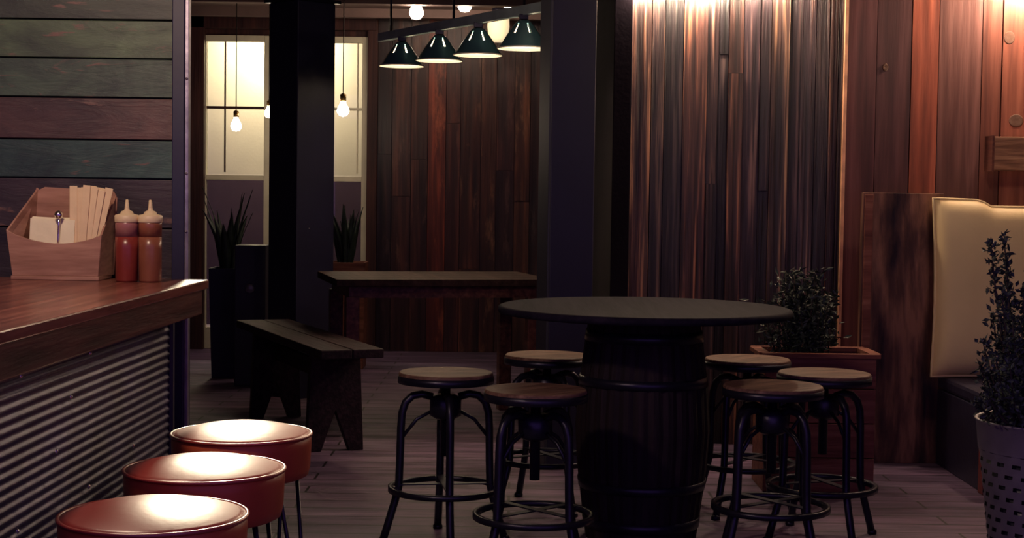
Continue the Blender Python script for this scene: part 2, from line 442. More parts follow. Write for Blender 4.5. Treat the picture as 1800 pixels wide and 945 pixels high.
# alley behind the windows
struct(MB().box((-1.8, 14.2, 1.6), (5, .1, 3.6)).build('wall_alley', M['alley']))
struct(MB().box((-1.8, 13.6, -0.06), (5, 1.3, .1)).build('trim_7', M['alleyground']))
struct(MB().box((-1.8, 13.6, 3.2), (5, 1.3, .1)).build('trim_8', M['ceil']))

def window(idx, xa, xb, rail_r):
    root = bpy.data.objects.new('window_%d' % idx, None); COL.objects.link(root); root.location = ((xa + xb) / 2, YB, 0)
    root['kind'] = 'structure'
    W = xb - xa; zr = at(500, 190, YB).z; zs = at(500, 313, YB).z
    fr = MB()
    fw = 0.07
    for sx in (-1, 1): fr.box((sx * (W / 2 - fw / 2), .03, ztop / 2), (fw, .06, ztop))
    fr.box((0, .03, ztop - .025), (W - 2 * fw, .06, .05))
    fr.box((0, .03, zs), (W - 2 * fw, .06, .045)); fr.box((0, .03, 0.09), (W - 2 * fw, .06, .18))
    fr.build('frame', M['frame'], root, bevel=.004)
    MB().box((0, .03, zr), (W - 2 * fw, .03, .022)).box((rail_r, .035, (zs + ztop) / 2), (.012, .02, ztop - zs - .09)).build('muntin', M['frame'] if idx == 2 else M['trimw'], root)
    MB().box((0, .045, (zs + ztop) / 2), (W - 2 * fw, .006, ztop - zs - .06)).build('pane', M['glass'], root)
    MB().box((0, .045, (zs + .18) / 2), (W - 2 * fw, .006, zs - .22)).build('lower_pane', M['glasslow'], root)
window(1, w1a - 0.05, w1b, -0.09)
window(2, w2a - 0.1, w2b, 0.14)

# return wall and the right-hand plank wall
struct(MB().box((XJ + .05, (YR + YB) / 2 + .03, CZ / 2), (.1, YB - YR, CZ)).build('wall_return', M['darkwall']))
struct(MB().box((px_x(1090, YR), YR - .03, CZ / 2), (px_x(1106, YR) - px_x(1074, YR), .09, CZ)).build('trim_4', M['darkwall'], bevel=.005))
xr0 = px_x(1106, YR); xr1 = px_x(1482, YR)
def tint_r():
    return random.choice([(1.2, .95, .8), (.9, .75, .75), (.75, .7, .85), (1.5, 1.0, .75), (.35, .35, .45), (1.3, 1.1, .85), (.55, .5, .6)])
random.seed(21)
tr = [(1.9, 1.35, .95), (.9, .8, .75), (.3, .3, .38), (1.9, 1.2, .85), (1.0, .8, .75), (.4, .4, .5), (1.6, 1.0, .7), (.9, .75, .85),
      (.5, .42, .5), (1.5, 1.25, .95), (.45, .4, .5), (1.0, .9, 1.0), (.35, .33, .42)]
struct(plank_wall('wall_right', M['plank'], xr0, xr1, YR, 0, CZ, [.11, .07, .10, .13, .06, .05, .08, .09, .055, .10, .06, .08, .07, .05], tr, jit=.03))
edges = [1482, 1537, 1598, 1646, 1722, 1757, 1812, 1880]
xs = [px_x(e, YR - .1) for e in edges]
tints = [(.8, .6, .8), (.62, .5, .68), (2.4, 1.35, 1.0), (.95, .85, .95), (1.3, .95, .85), (1.7, 1.2, 1.0), (1.5, 1.1, .9)]
struct(plank_wall('wall_right_boards', M['board'], xs[0], xs[-1], YR - .1, 0, CZ, [b - a for a, b in zip(xs, xs[1:])], tints, seg=False, jit=.015))
struct(MB().box((xs[0] - .004, YR - .115, 1.7), (.016, .03, 2.2)).box((xs[0] - .004, YR - .115, .5), (.013, .03, .18)).build('trim_5', M['copper']))
struct(MB().box((3.12, 4.6, CZ / 2), (.1, 7.2, CZ)).build('wall_far_right', M['plainwall']))
# left: side wall behind the bar
struct(MB().box((-3.3, 7.0, CZ / 2), (.1, 11.6, CZ)).build('wall_side_left', M['plainwall']))

# painted horizontal boards behind the counter
YP = 4.92
m = MB()
xl = -2.4; xr = at(308, 250, YP).x
bd = [-60, 34, 102, 171, 245, 313, 400, 492, 700, 900]
ptint = [(.035, .042, .038), (.062, .088, .060), (.052, .078, .064), (.085, .040, .042), (.030, .060, .062), (.040, .024, .036), (.032, .02, .03), (.03, .02, .03), (.03, .02, .03)]  # lamp glow painted in: upper green boards tinted brighter
zz = [at(150, b, YP).z for b in bd]
for i in range(len(bd) - 1):
    t = ptint[i]; m.cc = (t[0], t[1], t[2], random.random())
    m.box(((xl + xr) / 2, YP + .015 + random.uniform(0, .006), (zz[i] + zz[i + 1]) / 2), (xr - xl, .03, zz[i] - zz[i + 1] - .005))
m.cc = (.01, .01, .01, .5)
m.box(((xl + xr) / 2, YP + .05, 1.15), (xr - xl - .01, .03, 2.3))
struct(m.build('wall_left', M['painted'], bevel=.002))

# ================================================================= BAR POST
p = at(318, 300, YP)
t = thing('corner_post', 'black corner post with riveted steel edge strip beside painted boards', 'post', (p.x, YP, 0))
MB().box((-.005, .03, 1.2), (.04, .10, 2.4)).build('post', M['navy'], t, bevel=.003)
MB().box((.022, -.005, 1.2), (.012, .03, 2.4)).build('edge_strip', M['galv'], t, bevel=.002)
for z in (1.68, 1.38, 1.195): MB().lathe([(.0045, 0), (.0035, .003), (0, .004)], 10, cap=False).build('screw', M['rivet'], t, (.022, -.022, z)).rotation_euler = (PI / 2, 0, 0)

# ================================================================= BAR COUNTER
ZC = 1.05; CX = -0.96; YE = 4.76
t = thing('bar_counter', 'long bar counter with varnished wooden top and corrugated metal front', 'counter', (CX, 0, 0))
e0 = at(367, 492, YE).x - CX
m = MB(); m.prism([(-1.2, 1.2), (e0 - .10, 1.2), (e0, YE), (-1.2, YE)], ZC - .028, ZC, 'z')
m.build('countertop', M['counter'], t, bevel=.004)
m = MB(); m.prism([(-1.15, 1.2), (e0 - .115, 1.2), (e0 - .014, YE - .03), (-1.15, YE - .03)], ZC - .105, ZC - .029, 'z')
m.build('apron', M['apron'], t, bevel=.004)
# corrugated sheet, ridges running along the counter
xf0 = e0 - .20; xf1 = e0 - .105
def cx(y): return xf0 + (xf1 - xf0) * (y - 1.2) / (YE - 1.2)
V = []; Fs = []; nz_ = 304
ys = [1.2, 2.4, 3.2, 4.0, YE - .06]
for i in range(nz_ + 1):
    z = .02 + (ZC - .13) * i / nz_
    off = (.0032) * math.sin(i / nz_ * 38 * 2 * PI)
    for y in ys: V.append((cx(y) + off, y, z))
n = len(ys)
for i in range(nz_):
    for j in range(n - 1): Fs.append((i * n + j, i * n + j + 1, (i + 1) * n + j + 1, (i + 1) * n + j))
M['corr'] = plain('weathered corrugated steel', (0.040, 0.031, 0.085), 0.45, 0.35, 0.45, 5, 0.25, 30)
MB().add(V, Fs, True).build('corrugated_front', M['corr'], t)
MB().prism([(-1.1, 1.2), (xf0 - .02, 1.2), (xf1 - .02, YE - .07), (-1.1, YE - .07)], 0, ZC - .106, 'z').build('base', M['plainwall'], t)
MB().box((cx(YE - .05) + .005, YE - .055, .475), (.012, .02, .93)).box((cx(YE - .05) - .02, YE - .05, .475), (.05, .008, .93)).build('corner_trim', M['slate'], t)
random.seed(5)
for (px, py) in [(30, 660), (118, 697), (228, 783), (152, 620), (300, 612), (300, 632), (300, 652), (300, 675), (92, 793), (23, 933), (150, 855), (196, 590)]:
    # screws in the sheet: intersect the pixel's ray with the front
    best = None
    for k in range(400):
        Y = 2.4 + k * .006
        q = at(px, py, Y)
        d = abs(q.x - CX - cx(Y))
        if best is None or d < best[0]: best = (d, Y, q.z)
    if best[0] < .02 and best[1] < YE - .06 and .02 < best[2] < ZC - .12:
        MB().lathe([(.006, 0), (.0045, .003), (0, .0045)], 10, cap=False).build('screw', M['rivet'], t, (cx(best[1]) + .009, best[1], best[2])).rotation_euler = (0, PI / 2, 0)

# ================================================================= RED STOOLS
def red_stool():
    t = thing('bar_stool', '', 'stool', (0, 0, 0), 0, 'round red vinyl stools at the counter')
    H = .655; r = .192
    prof = [(r - .004, H), (r - .004, H + .002)]
    for k in range(1, 15):
        a = k / 14
        prof.append(((r - .004) * (1 - a), H + .002 + .030 * (1 - (1 - a) ** 2.2)))
    MB().lathe(prof, 48, cap=False).build('seat_cushion', M['vinyl'], t)
    MB().lathe([(r - .02, H - .118), (r - .008, H - .112), (r - .003, H - .09), (r, H - .03), (r, H - .006), (r - .01, H - .001)], 48).build('seat_band', M['vinylside'], t)
    MB().tube(ring(r, H, 48), .0045, 8, closed=True).build('piping', M['vinyl'], t)
    MB().lathe([(.12, H - .135), (.12, H - .118)], 32).build('mounting_plate', M['iron'], t)
    for k in range(4):
        a = PI / 4 + k * PI / 2
        m = MB()
        ca, sa = math.cos(a), math.sin(a)
        def P(rad, tan, z): return (rad * ca - tan * sa, rad * sa + tan * ca, z)
        m.tube([P(.14, -.06, H - .12), P(.17, -.034, .30), P(.19, -.010, .02), P(.191, 0, .007), P(.19, .010, .02), P(.17, .034, .30), P(.14, .06, H - .12)], .006, 8)
        m.build('hairpin_leg', M['iron'], t)
    MB().tube(ring(.166, .25, 40), .006, 8, closed=True).build('foot_ring', M['iron'], t)
    return t
rs = red_stool()
lab = ['red vinyl stool farthest along the counter, nearest the bench', 'middle red vinyl stool of the counter row', 'red vinyl stool nearest the camera, cut off by the lower frame edge']
for i, (px, py, wpx) in enumerate([(425, 761, 250), (360, 823, 287), (270, 908, 336)]):
    o = rs if i == 0 else copy_tree(rs)
    Y = F * .392 / wpx
    o.location = (at(px, py, Y).x, Y, 0); o.rotation_euler.z = .5 + i * .2
    o['label'] = lab[i]

# ================================================================= METAL INDUSTRIAL STOOLS
def metal_stool():
    t = thing('industrial_stool', '', 'stool', (0, 0, 0), 0, 'wooden seated metal stools')
    H = .65; r = .180
    MB().lathe([(r - .004, H - .032), (r, H - .028), (r, H - .006), (r - .005, H)], 48, cap=True).build('seat', M['seatw'], t)
    MB().lathe([(r - .01, H - .042), (r + .003, H - .040), (r + .003, H - .012), (r + .0005, H - .012), (r + .0005, H - .034)], 48, cap=False).build('seat_rim', M['iron'], t)
    MB().lathe([(.018, .33), (.018, H - .06), (.09, H - .052), (.09, H - .034)], 24).build('screw_post', M['iron'], t)
    MB().lathe([(.035, .47), (.06, .485), (.06, .55), (.035, .565)], 24).build('hub', M['iron'], t)
    for k in range(4):
        a = k * PI / 2
        ca, sa = math.cos(a), math.sin(a)
        pth = [(.05, .555), (.09, .566), (.125, .560), (.152, .535), (.165, .495), (.169, .44), (.172, .30), (.175, .215), (.187, .165), (.215, .07), (.232, .012)]
        m = MB(); m.tube([(x * ca, x * sa, z) for x, z in pth], [.015] * 9 + [.015, .015], 8, flat=1.0)
        m.lathe([(.019, 0), (.019, .012), (.012, .02)], 12, c=(.235 * ca, .235 * sa, 0))
        m.build('leg', M['iron'], t)
        m = MB(); m.tube([(.055 * ca, .055 * sa, .50), (.11 * ca, .11 * sa, .47), (.165 * ca, .165 * sa, .40)], .007, 8); m.build('brace', M['iron'], t)
    m = MB(); rr = ring(.208, .2, 44)
    V = [];
    for rad, z in ((.196, .195), (.216, .195), (.216, .215), (.196, .215)):
        V += ring(rad, z, 44)
    m.add(V, [(a * 44 + k, a * 44 + (k + 1) % 44, ((a + 1) % 4) * 44 + (k + 1) % 44, ((a + 1) % 4) * 44 + k) for a in range(4) for k in range(44)], True)
    for k in range(4):
        a = k * PI / 2; m.box((.19 * math.cos(a), .19 * math.sin(a), .205), (.03, .03, .018), (0, 0, a))
    m.build('foot_ring', M['iron'], t)
    m = MB()
    for k in range(2):
        a = k * PI / 2; m.box((0, 0, .222 + k * .004), (.345, .03, .004), (0, 0, a))
    m.build('cross_brace', M['iron'], t)
    return t
ms = metal_stool()
spots = [(1359, 674, 178, .65, 'metal stool with pale wooden seat, frontmost of the three right of the barrel table'),
         (1449, 657, 165.5, .35, 'rightmost metal stool with wooden seat, in front of the planter box'),
         (1314, 632, 153, .9, 'metal stool with wooden seat, rearmost of the three right of the barrel table'),
         (942, 681, 185, .75, 'metal stool with dark wooden seat just left of the barrel table, nearest the camera'),
         (784, 645, 170, .15, 'leftmost metal stool with dark wooden seat, in front of the low bench'),
         (962, 630, 152, .5, 'metal stool mostly hidden in shadow behind the barrel table\'s left side')]
for i, (px, py, wpx, rz, lb) in enumerate(spots):
    o = ms if i == 0 else copy_tree(ms)
    Y = F * .366 / wpx
    o.location = (at(px, py, Y).x, Y, 0); o.rotation_euler.z = rz; o['label'] = lb

# ================================================================= BARREL TABLE
YT = 5.95
t = thing('barrel_table', 'round high table on a dark wooden barrel among the metal stools', 'table', (at(1130, 700, YT).x, YT, 0))
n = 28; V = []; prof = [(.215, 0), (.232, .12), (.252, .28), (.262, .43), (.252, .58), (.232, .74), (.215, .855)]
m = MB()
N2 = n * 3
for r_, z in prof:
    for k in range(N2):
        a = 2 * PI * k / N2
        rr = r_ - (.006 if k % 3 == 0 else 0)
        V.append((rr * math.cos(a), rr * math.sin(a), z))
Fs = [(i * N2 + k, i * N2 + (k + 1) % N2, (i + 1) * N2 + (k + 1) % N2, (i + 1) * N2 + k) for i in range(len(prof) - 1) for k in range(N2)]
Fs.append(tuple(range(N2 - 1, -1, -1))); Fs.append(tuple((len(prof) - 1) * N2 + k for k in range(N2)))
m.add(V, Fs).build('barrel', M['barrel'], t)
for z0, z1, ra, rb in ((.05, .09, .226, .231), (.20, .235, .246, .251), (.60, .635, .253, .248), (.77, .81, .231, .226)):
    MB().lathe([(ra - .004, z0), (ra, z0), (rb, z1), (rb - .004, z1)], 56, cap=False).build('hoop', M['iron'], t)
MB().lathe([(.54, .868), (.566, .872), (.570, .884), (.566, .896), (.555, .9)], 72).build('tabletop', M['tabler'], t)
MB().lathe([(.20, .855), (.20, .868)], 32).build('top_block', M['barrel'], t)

# ================================================================= RECTANGULAR TABLE + BENCHES
ang = math.atan2(-.95, .33)
c0 = at(598, 491, 8.4)
t = thing('dining_table', 'long dark wooden dining table behind the bench', 'table', (c0.x, c0.y, 0), R(14))
zt = c0.z
m = MB()
for k in range(4):
    m.box((.60, .11 + k * .22, zt - .02), (1.24, .216, .04))
m.build('tabletop', M['tablew'], t, bevel=.004)
MB().box((.60, .44, zt - .075), (1.08, .74, .065)).build('apron', M['apron'], t)
for x in (.08, 1.12):
    for y in (.10, .78): MB().box((x, y, (zt - .1) / 2), (.075, .075, zt - .1)).build('leg', M['apron'], t, bevel=.004)

def bench(name, a, b, zb, label):
    """a, b: ground points of the two ends (centre line)"""
    a = Vector(a); b = Vector(b); L_ = (b - a).length
    t = thing(name, label, 'bench', ((a.x + b.x) / 2, (a.y + b.y) / 2, 0), math.atan2(b.y - a.y, b.x - a.x))
    m = MB()
    for k in (-1, 1): m.box((0, k * .082, zb - .0225), (L_, .160, .045))
    m.build('seat', M['benchw'], t, bevel=.005)
    MB().box((0, 0, zb - .16), (L_ * .62, .03, .09)).build('stretcher', M['benchw'], t)
    for sx in (-1, 1):
        pts = [(-.15, 0), (-.13, zb - .046), (.13, zb - .046), (.15, 0), (.075, 0), (.0, .21), (-.075, 0)]
        x = sx * L_ * .33
        MB().prism(pts, x - .025, x + .025, 'x').build('leg_panel', M['benchw'], t, bevel=.003)
    return t
ga = at(450, 740, 9.1); gb = at(650, 830, 7.7)
bench('long_bench', (-1.50, 9.25, 0), (-.78, 7.55, 0), .55, 'low dark bench with notched slab legs in front of the dining table')

# ================================================================= COLUMNS
YC = 9.95
t = thing('steel_column', 'dark navy column between the two lit windows', 'column', (at(530, 300, YC).x, YC, 0), PI / 4)
MB().box((0, 0, 1.265), (.30, .30, 2.53)).build('shaft', M['navy'], t, bevel=.006)
MB().box((0, 0, 2.54), (.35, .35, .02)).build('cap_plate', M['iron'], t)
MB().box((0, 0, (2.55 + CZ) / 2), (.29, .29, CZ - 2.55)).build('capital', M['brick'], t)
MB().lathe([(.004, 0), (.003, .003), (0, .004)], 10, cap=False).build('screw', M['rivet'], t, (-.05, -.15, 1.09)).rotation_euler = (PI / 2, 0, 0)
YC2 = 7.55
t = thing('timber_post', 'wide dark post in the middle, at the end of the lamp rail', 'column', (at(1000, 300, YC2).x, YC2, 0), R(16))
MB().box((-.006, 0, CZ / 2), (.225, .16, CZ)).build('shaft', M['navy'], t, bevel=.006)
MB().box((-.125, .0, CZ / 2), (.012, .17, CZ)).build('edge_plate', M['slate'], t, bevel=.003)

# ================================================================= LAMP RAIL + SHADES
A = at(668, 66, 10.0); B = at(956, 12, 8.15)
dv = (B - A)
mid = (A + B) / 2
t = thing('lamp_rail', 'grey green ceiling rail carrying four metal shades', 'lamp rail', mid)
q = dv.to_track_quat('X', 'Z').to_matrix()
MB().box((0, 0, 0), (dv.length, .035, .055), q).build('rail_bar', M['rail'], t, bevel=.004)
for f in (-.42, .0, .40):
    pz = mid + dv * f
    MB().tube([dv * f + Vector((0, 0, .02)), (dv.x * f, dv.y * f, CZ - mid.z)], .007, 8).build('hanger_rod', M['iron'], t)
def shade(label, loc, first=None):
    if first:
        o = copy_tree(first); o.location = loc; o['label'] = label; return o
    t = thing('metal_shade_lamp', label, 'lamp', loc, 0, 'metal shade lamps on the rail')
    # origin at the rim centre
    r = .14
    outer = [(.012, .152), (.034, .148), (.048, .132), (.064, .110), (.088, .076), (.108, .045), (.122, .020), (r, .0)]
    inner = [(a_ - .004, z_ - (.004 if z_ > .01 else 0)) for a_, z_ in outer[::-1]]
    inner = inner[:6]
    sk_in = lambda i, k: i in (3, 4) and k in (5, 11, 23, 29)
    ns = 36
    def sk(i, k): return i in (2, 3) and k in (5, 11, 23, 29)
    MB().lathe(outer, ns, cap=False, skip=sk).build('shade', M['green'], t)
    nn = len(inner)
    def sk2(i, k): return i in (2, 3) and k in (5, 11, 23, 29)
    MB().lathe(inner, ns, cap=False, skip=sk_in).build('shade_lining', M['white'], t)
    MB().tube(ring(r, 0, 40), .004, 6, closed=True).build('rim', M['white'], t)
    MB().tube([(0, 0, .14), (0, 0, .165)], .013, 10).build('stem', M['iron'], t)
    MB().box((0, 0, .168), (.05, .05, .03)).build('clamp', M['iron'], t, bevel=.003)
    MB().lathe([(0, .0), (.018, .004), (.028, .02), (.030, .035), (.022, .06), (.014, .08), (.013, .10)], 20, cap=False).build('bulb', M['bulb'], t, (0, 0, .015))
    return t
first = None
labs = ['dark green shade lamp leftmost on the rail, nearest the window', 'dark green shade lamp second from the left on the rail',
        'dark green shade lamp third from the left on the rail', 'dark green shade lamp at the right end of the rail, touching the post']
for i, (px, py) in enumerate([(707, 116), (773, 106), (841, 94), (921, 82)]):
    f = (px - 668) / 288.0
    # perspective-correct position along the rail
    best = min(range(1001), key=lambda k: abs((lambda P: 900 + F * ((CM.inverted() @ P).x / -(CM.inverted() @ P).z) - px)(A + dv * (k / 1000))))
    P = A + dv * (best / 1000)
    loc = (P.x, P.y, P.z - .203)
    if first is None: first = shade(labs[i], loc)
    else: shade(labs[i], loc, first)
    spot_lamp('shade_light', (P.x, P.y, P.z - .20), 7, 110, (P.x, P.y, 0), WARM, .03)

# ================================================================= BULBS
def bulb_lamp(label, px, py, Y, mat='bulb_far', r=.035, group='bare hanging bulbs', cordto=CZ, loc=None):
    p = loc if loc is not None else at(px, py, Y)
    t = thing('hanging_bulb', label, 'lamp', p, 0, group)
    MB().lathe([(0, -r), (r * .6, -r * .85), (r * .95, -r * .35), (r, 0), (r * .85, r * .5), (r * .5, r * 1.1), (r * .38, r * 1.6)], 20, cap=False).build('bulb', M[mat], t)
    MB().lathe([(r * .42, r * 1.5), (r * .5, r * 1.6), (r * .5, r * 2.6), (r * .15, r * 2.8)], 16).build('socket', M['brass'], t)
    MB().tube([(0, 0, r * 2.7), (0, 0, cordto - p.z)], .004, 6).build('cord', M['cord'], t)
    return t
bulb_lamp('bare glowing bulb hanging in front of the left window', 415, 221, 11.8, r=.042)
bulb_lamp('bare glowing bulb hanging in front of the right window', 603, 194, 11.4, r=.045)
bulb_lamp('bare bulb half hidden by the navy column\'s left edge', 473, 199, 11.9, r=.036)
bulb_lamp('bare bulb near the ceiling, leftmost above the lamp rail', 732, 22, 11.7, r=.054)
bulb_lamp('bare bulb near the ceiling, middle one above the lamp rail', 817, 9, 11.7, r=.054)
bulb_lamp('bare bulb near the ceiling, rightmost above the lamp rail', 893, 3, 11.7, r=.05)
# bulbs just above the frame in front of the right-hand wall
for px, z, pr, lb in ((1128, 2.42, .05, 'bulb grazing the weathered planks beside the middle post'), (1240, 2.415, .05, 'bulb grazing the middle of the weathered planks'), (1352, 2.47, .04, 'bulb grazing the right end of the weathered planks'), (1800, 2.46, .05, 'bulb lighting the red boards above the cream cushions')):
    x = px_x(px, YR - .14)
    bulb_lamp(lb, 0, 0, 0, 'bulb_wall' if px < 1700 else 'bulb_red', .03 if px < 1700 else .045, 'bulbs along the right wall', loc=Vector((x, YR - (.085 if px < 1700 else .25), z)))
bulb_lamp('added bare bulb out of view, brightening the lamp rail and shades', 0, 0, 0, 'bulb_fill', .030, loc=Vector((-.45, 7.0, 2.42)))  # added above the frame to light the rail and shade fronts
bulb_lamp('added bare bulb out of view, warming the booth cushion', 0, 0, 0, 'bulb_fill', .062, loc=Vector((2.05, 6.5, 2.36)))  # added above the frame to throw warm light on the cushion face
# jar lamp between the shades
p = at(876, 52, 12.3)
t = thing('jar_lamp', 'cream glowing jar lamp seen between two rail shades', 'lamp', p)
MB().lathe([(0, -.10), (.05, -.098), (.075, -.07), (.088, .02), (.085, .10), (.06, .125), (.045, .14)], 28, cap=False).build('glass_jar', M['jar'], t)
MB().lathe([(.05, .13), (.052, .165), (.01, .175)], 20).build('lid', M['iron'], t)
MB().tube([(0, 0, .17), (0, 0, CZ - p.z)], .004, 6).build('cord', M['cord'], t)
t = thing('added_spotlight', 'added dark metal spotlight out of view, making highlights on the counter stools', 'lamp', (-1.45, 7.9, 2.52))  # housing added out of view around the stool highlight spot
dq = (Vector((-.73, 3.62, .66)) - Vector((-1.45, 7.9, 2.52))).to_track_quat('-Z', 'Y').to_euler()
o = MB().lathe([(.02, .20), (.055, .19), (.06, .0), (.075, -.04)], 28, cap=False).build('shade', M['iron'], t); o.rotation_euler = dq
MB().tube([(0, .02, .17), (0, .06, CZ - 2.52)], .008, 6).build('arm', M['iron'], t)
# pendant above the counter (lamp itself is above the frame)
t = thing('counter_pendant', 'metal pendant lamp above the bar counter', 'lamp', (-1.25, 3.55, 2.25))
MB().lathe([(.02, .16), (.04, .14), (.06, .08), (.14, .0)], 32, cap=False).build('shade', M['green'], t)
MB().tube([(0, 0, .15), (0, 0, CZ - 2.25)], .005, 6).build('cord', M['cord'], t)

# ================================================================= CONDIMENTS
zc = ZC + .0005
def bottle(name, label, px, sauce, upper, rz):
    p = at(px, 496, 4.60)
    t = thing(name, label, 'bottle', (p.x, 4.60, zc), rz, 'squeeze bottles on the counter')
    MB().lathe([(.030, 0), (.0335, .005), (.034, .10), (.034, .135)], 32).build('body', M[sauce], t)
    MB().lathe([(.0342, .135), (.0342, .172), (.0335, .180)], 32).build('shoulder', M[upper], t)
    m = MB().lathe([(.0352, .178), (.0362, .180), (.0362, .197), (.033, .200), (.020, .203), (.017, .210), (.008, .214), (.0065, .222), (.004, .245), (.0, .246)], 32, cap=False)
    m.build('cap', M['cap'], t)
    return t
bottle('squeeze_bottle', 'red sauce squeeze bottle with cream cap, next to the condiment box', 223, 'sauce_red', 'clearred', 0)
bottle('squeeze_bottle', 'brown sauce squeeze bottle with cream cap, nearest the corner post', 264, 'sauce_brown', 'sauce_brown', 0)
# condiment box
p = at(103, 488, 4.66)
t = thing('condiment_box', 'brown wooden condiment box with scooped front holding napkins and sleeves', 'box', (p.x, 4.70, zc))
s_ = 4.66 / F
def X(px): return (px - 103) * s_
def Z(py): return (488 - py) * s_
MB().box((X(103), -.005, .006), (X(180) - X(26), .15, .012)).build('base_board', M['boxw'], t, bevel=.002)
out = [(X(28), .012), (X(178), .012), (X(184), Z(408))]
for k in range(1, 10):
    a = k / 10; out.append((X(184 - (184 - 17) * a), Z(408 + (401 - 408) * a) - .034 * math.sin(PI * a) ** .8))
out.append((X(17), Z(401)))
MB().prism(out, -.075, -.067).build('front_panel', M['boxw'], t, bevel=.0015)
out = [(X(36), .012), (X(186), .012), (X(192), Z(345)), (X(186), Z(332)), (X(62), Z(326)), (X(52), Z(331)), (X(47), Z(327)), (X(44), Z(335))]
MB().prism(out, .055, .063).build('back_panel', M['boxw'], t, bevel=.0015)
for sgn, xa, xb, ta, tb_ in ((0, X(28), X(36), X(17), X(47)), (1, X(178), X(186), X(184), X(190))):
    zf = Z(401 if sgn == 0 else 408); zb_ = Z(330 if sgn == 0 else 340)
    w_ = .006 if sgn == 0 else -.006
    V = [(xa, -.069, .012), (xb, .057, .012), (tb_, .057, zb_), (ta, -.069, zf)]
    V += [(v[0] + w_, v[1], v[2]) for v in V]
    MB().add(V, [(0, 1, 2, 3), (7, 6, 5, 4), (0, 3, 7, 4), (1, 5, 6, 2), (3, 2, 6, 7), (0, 4, 5, 1)]).build('side_panel', M['boxw'], t)
bx = p.x
m = MB()
for k in range(8):
    m.box((X(93) + random.uniform(-.003, .003), -.055 + k * .008, .012 + .085 + (k % 3) * .002), (.135, .0065, .17), (R(-3), R(1 + random.uniform(-2, 2)), 0))
t2 = m.build('napkin_stack', M['napkin'], None, (bx, 4.70, zc + .001)); tag(t2, 'cream folded napkins standing in the condiment box', 'napkins', kind=None)
random.seed(3)
for k in range(11):
    row = k // 6
    f = (k % 6) / 5 if row == 0 else (k % 5 + .5) / 5
    xb = X(131 + 26 * f); xt = X(131 + 64 * f)
    lean = math.atan2(xt - xb, Z(316) - .012)
    y = -.050 + row * .012 + (k % 2) * .003 + .04 * 0
    Lh = Z(313 + random.uniform(-1, 7)) - .03
    o = MB().box((0, 0, Lh / 2), (.0235, .0025, Lh)).build('chopstick_sleeve', M['paper'], None, (bx + xb, 4.70 + y, zc + .014), bevel=.0008)
    o.rotation_euler = (R(random.uniform(-1, 1)), lean, R(random.uniform(-14, 14)))
    tag(o, 'kraft paper chopstick sleeve standing upright in the condiment box', 'chopstick sleeve', 'paper chopstick sleeves in the box')
o = MB().tube([(0, 0, 0), (.004, 0, .05), (.006, 0, .09), (.007, -.002, .112)], [.003, .003, .004, .006], 10).lathe([(0, -.014), (.010, -.010), (.0135, 0), (.010, .010), (0, .014)], 16, c=(.007, -.004, .122)).build('steel_spoon', M['spoon'], None, (bx + X(103), 4.70 - .085 - .0, zc + .055))
o.location = (bx + X(104), 4.70 - .0635, zc + .074)
tag(o, 'shiny steel spoon standing before the napkins in the box', 'spoon')

# ================================================================= BOOTH
YQ = 7.72
pa = at(1509, 600, YQ).x; pb = at(1650, 600, YQ).x; zt_ = at(1575, 339, YQ).z
sx0 = pb + .005
t = thing('booth_bench', 'dark booth bench along the right wall with tall weathered wooden end panel', 'bench', (sx0, 7.3, 0))
pc_ = (pa + pb) / 2 - sx0
e = MB().box((pc_, YQ - 7.3, zt_ / 2), (pb - pa, .05, zt_)).build('end_panel', M['panelw'], t, bevel=.003); e['label'] = 'weathered reddish brown wooden end panel'
MB().box((pc_ - (pb - pa) / 2 + .028, YQ - 7.3 - .033, zt_ / 2 + .24), (.04, .015, zt_ - .50)).build('edge_batten', M['planterw'], e, bevel=.002)
MB().box((.44, .03, .19), (.90, .74, .38)).build('base', M['navyseat'], t, bevel=.005)
MB().box((.44, .01, .415), (.90, .80, .07)).build('seat_pad', M['navyseat'], t, bevel=.02)
MB().box((.01, -.385, .12), (.07, .07, .24)).build('foot', M['terra'], t, bevel=.004)
def cushion(label, x0, x1, z0, z1, y, rx):
    W_ = x1 - x0; H_ = z1 - z0; n_ = 24; V = []; Fs = []
    for side in (-1, 1):
        for i in range(n_ + 1):
            for j in range(n_ + 1):
                u = i / n_ * 2 - 1; v = j / n_ * 2 - 1
                e = max(0, (1 - abs(u) ** 6)) ** .5 * max(0, (1 - abs(v) ** 6)) ** .5
                pinch = 1 - .05 * (1 - abs(v)) * 0 
                px_ = u * W_ / 2 * (1 - .035 * (1 - v * v)); pz_ = v * H_ / 2 * (1 - .02 * (1 - u * u))
                wr = 0
                if v > .5 and u > -.45: pz_ -= .030 * min(1, (u + .45) / .10)
                if v < .1: wr = .003 * math.sin(j * 2.6) * max(0, -u)
                V.append((px_, side * (.075 * e + .004) + wr * side, pz_))
    k = (n_ + 1) ** 2
    for i in range(n_):
        for j in range(n_):
            a = i * (n_ + 1) + j
            Fs.append((a, a + n_ + 1, a + n_ + 2, a + 1)); Fs.append((k + a, k + a + 1, k + a + n_ + 2, k + a + n_ + 1))
    edge = [(i * (n_ + 1)) for i in range(n_ + 1)] + [n_ * (n_ + 1) + j for j in range(1, n_ + 1)] + [i * (n_ + 1) + n_ for i in range(n_ - 1, -1, -1)] + [j for j in range(n_ - 1, 0, -1)]
    for a, b in zip(edge, edge[1:] + edge[:1]): Fs.append((a, k + a, k + b, b))
    t = thing('back_cushion', label, 'cushion', ((x0 + x1) / 2, y, (z0 + z1) / 2), 0)
    t.rotation_euler.x = rx
    MB().add(V, Fs, True).build('cover', M['cream'], t)
    MB().tube([V[a] for a in edge], .007, 6, closed=True).build('piping', M['cream'], t)
zcu = at(1700, 349, 7.55).z; zcl = .455
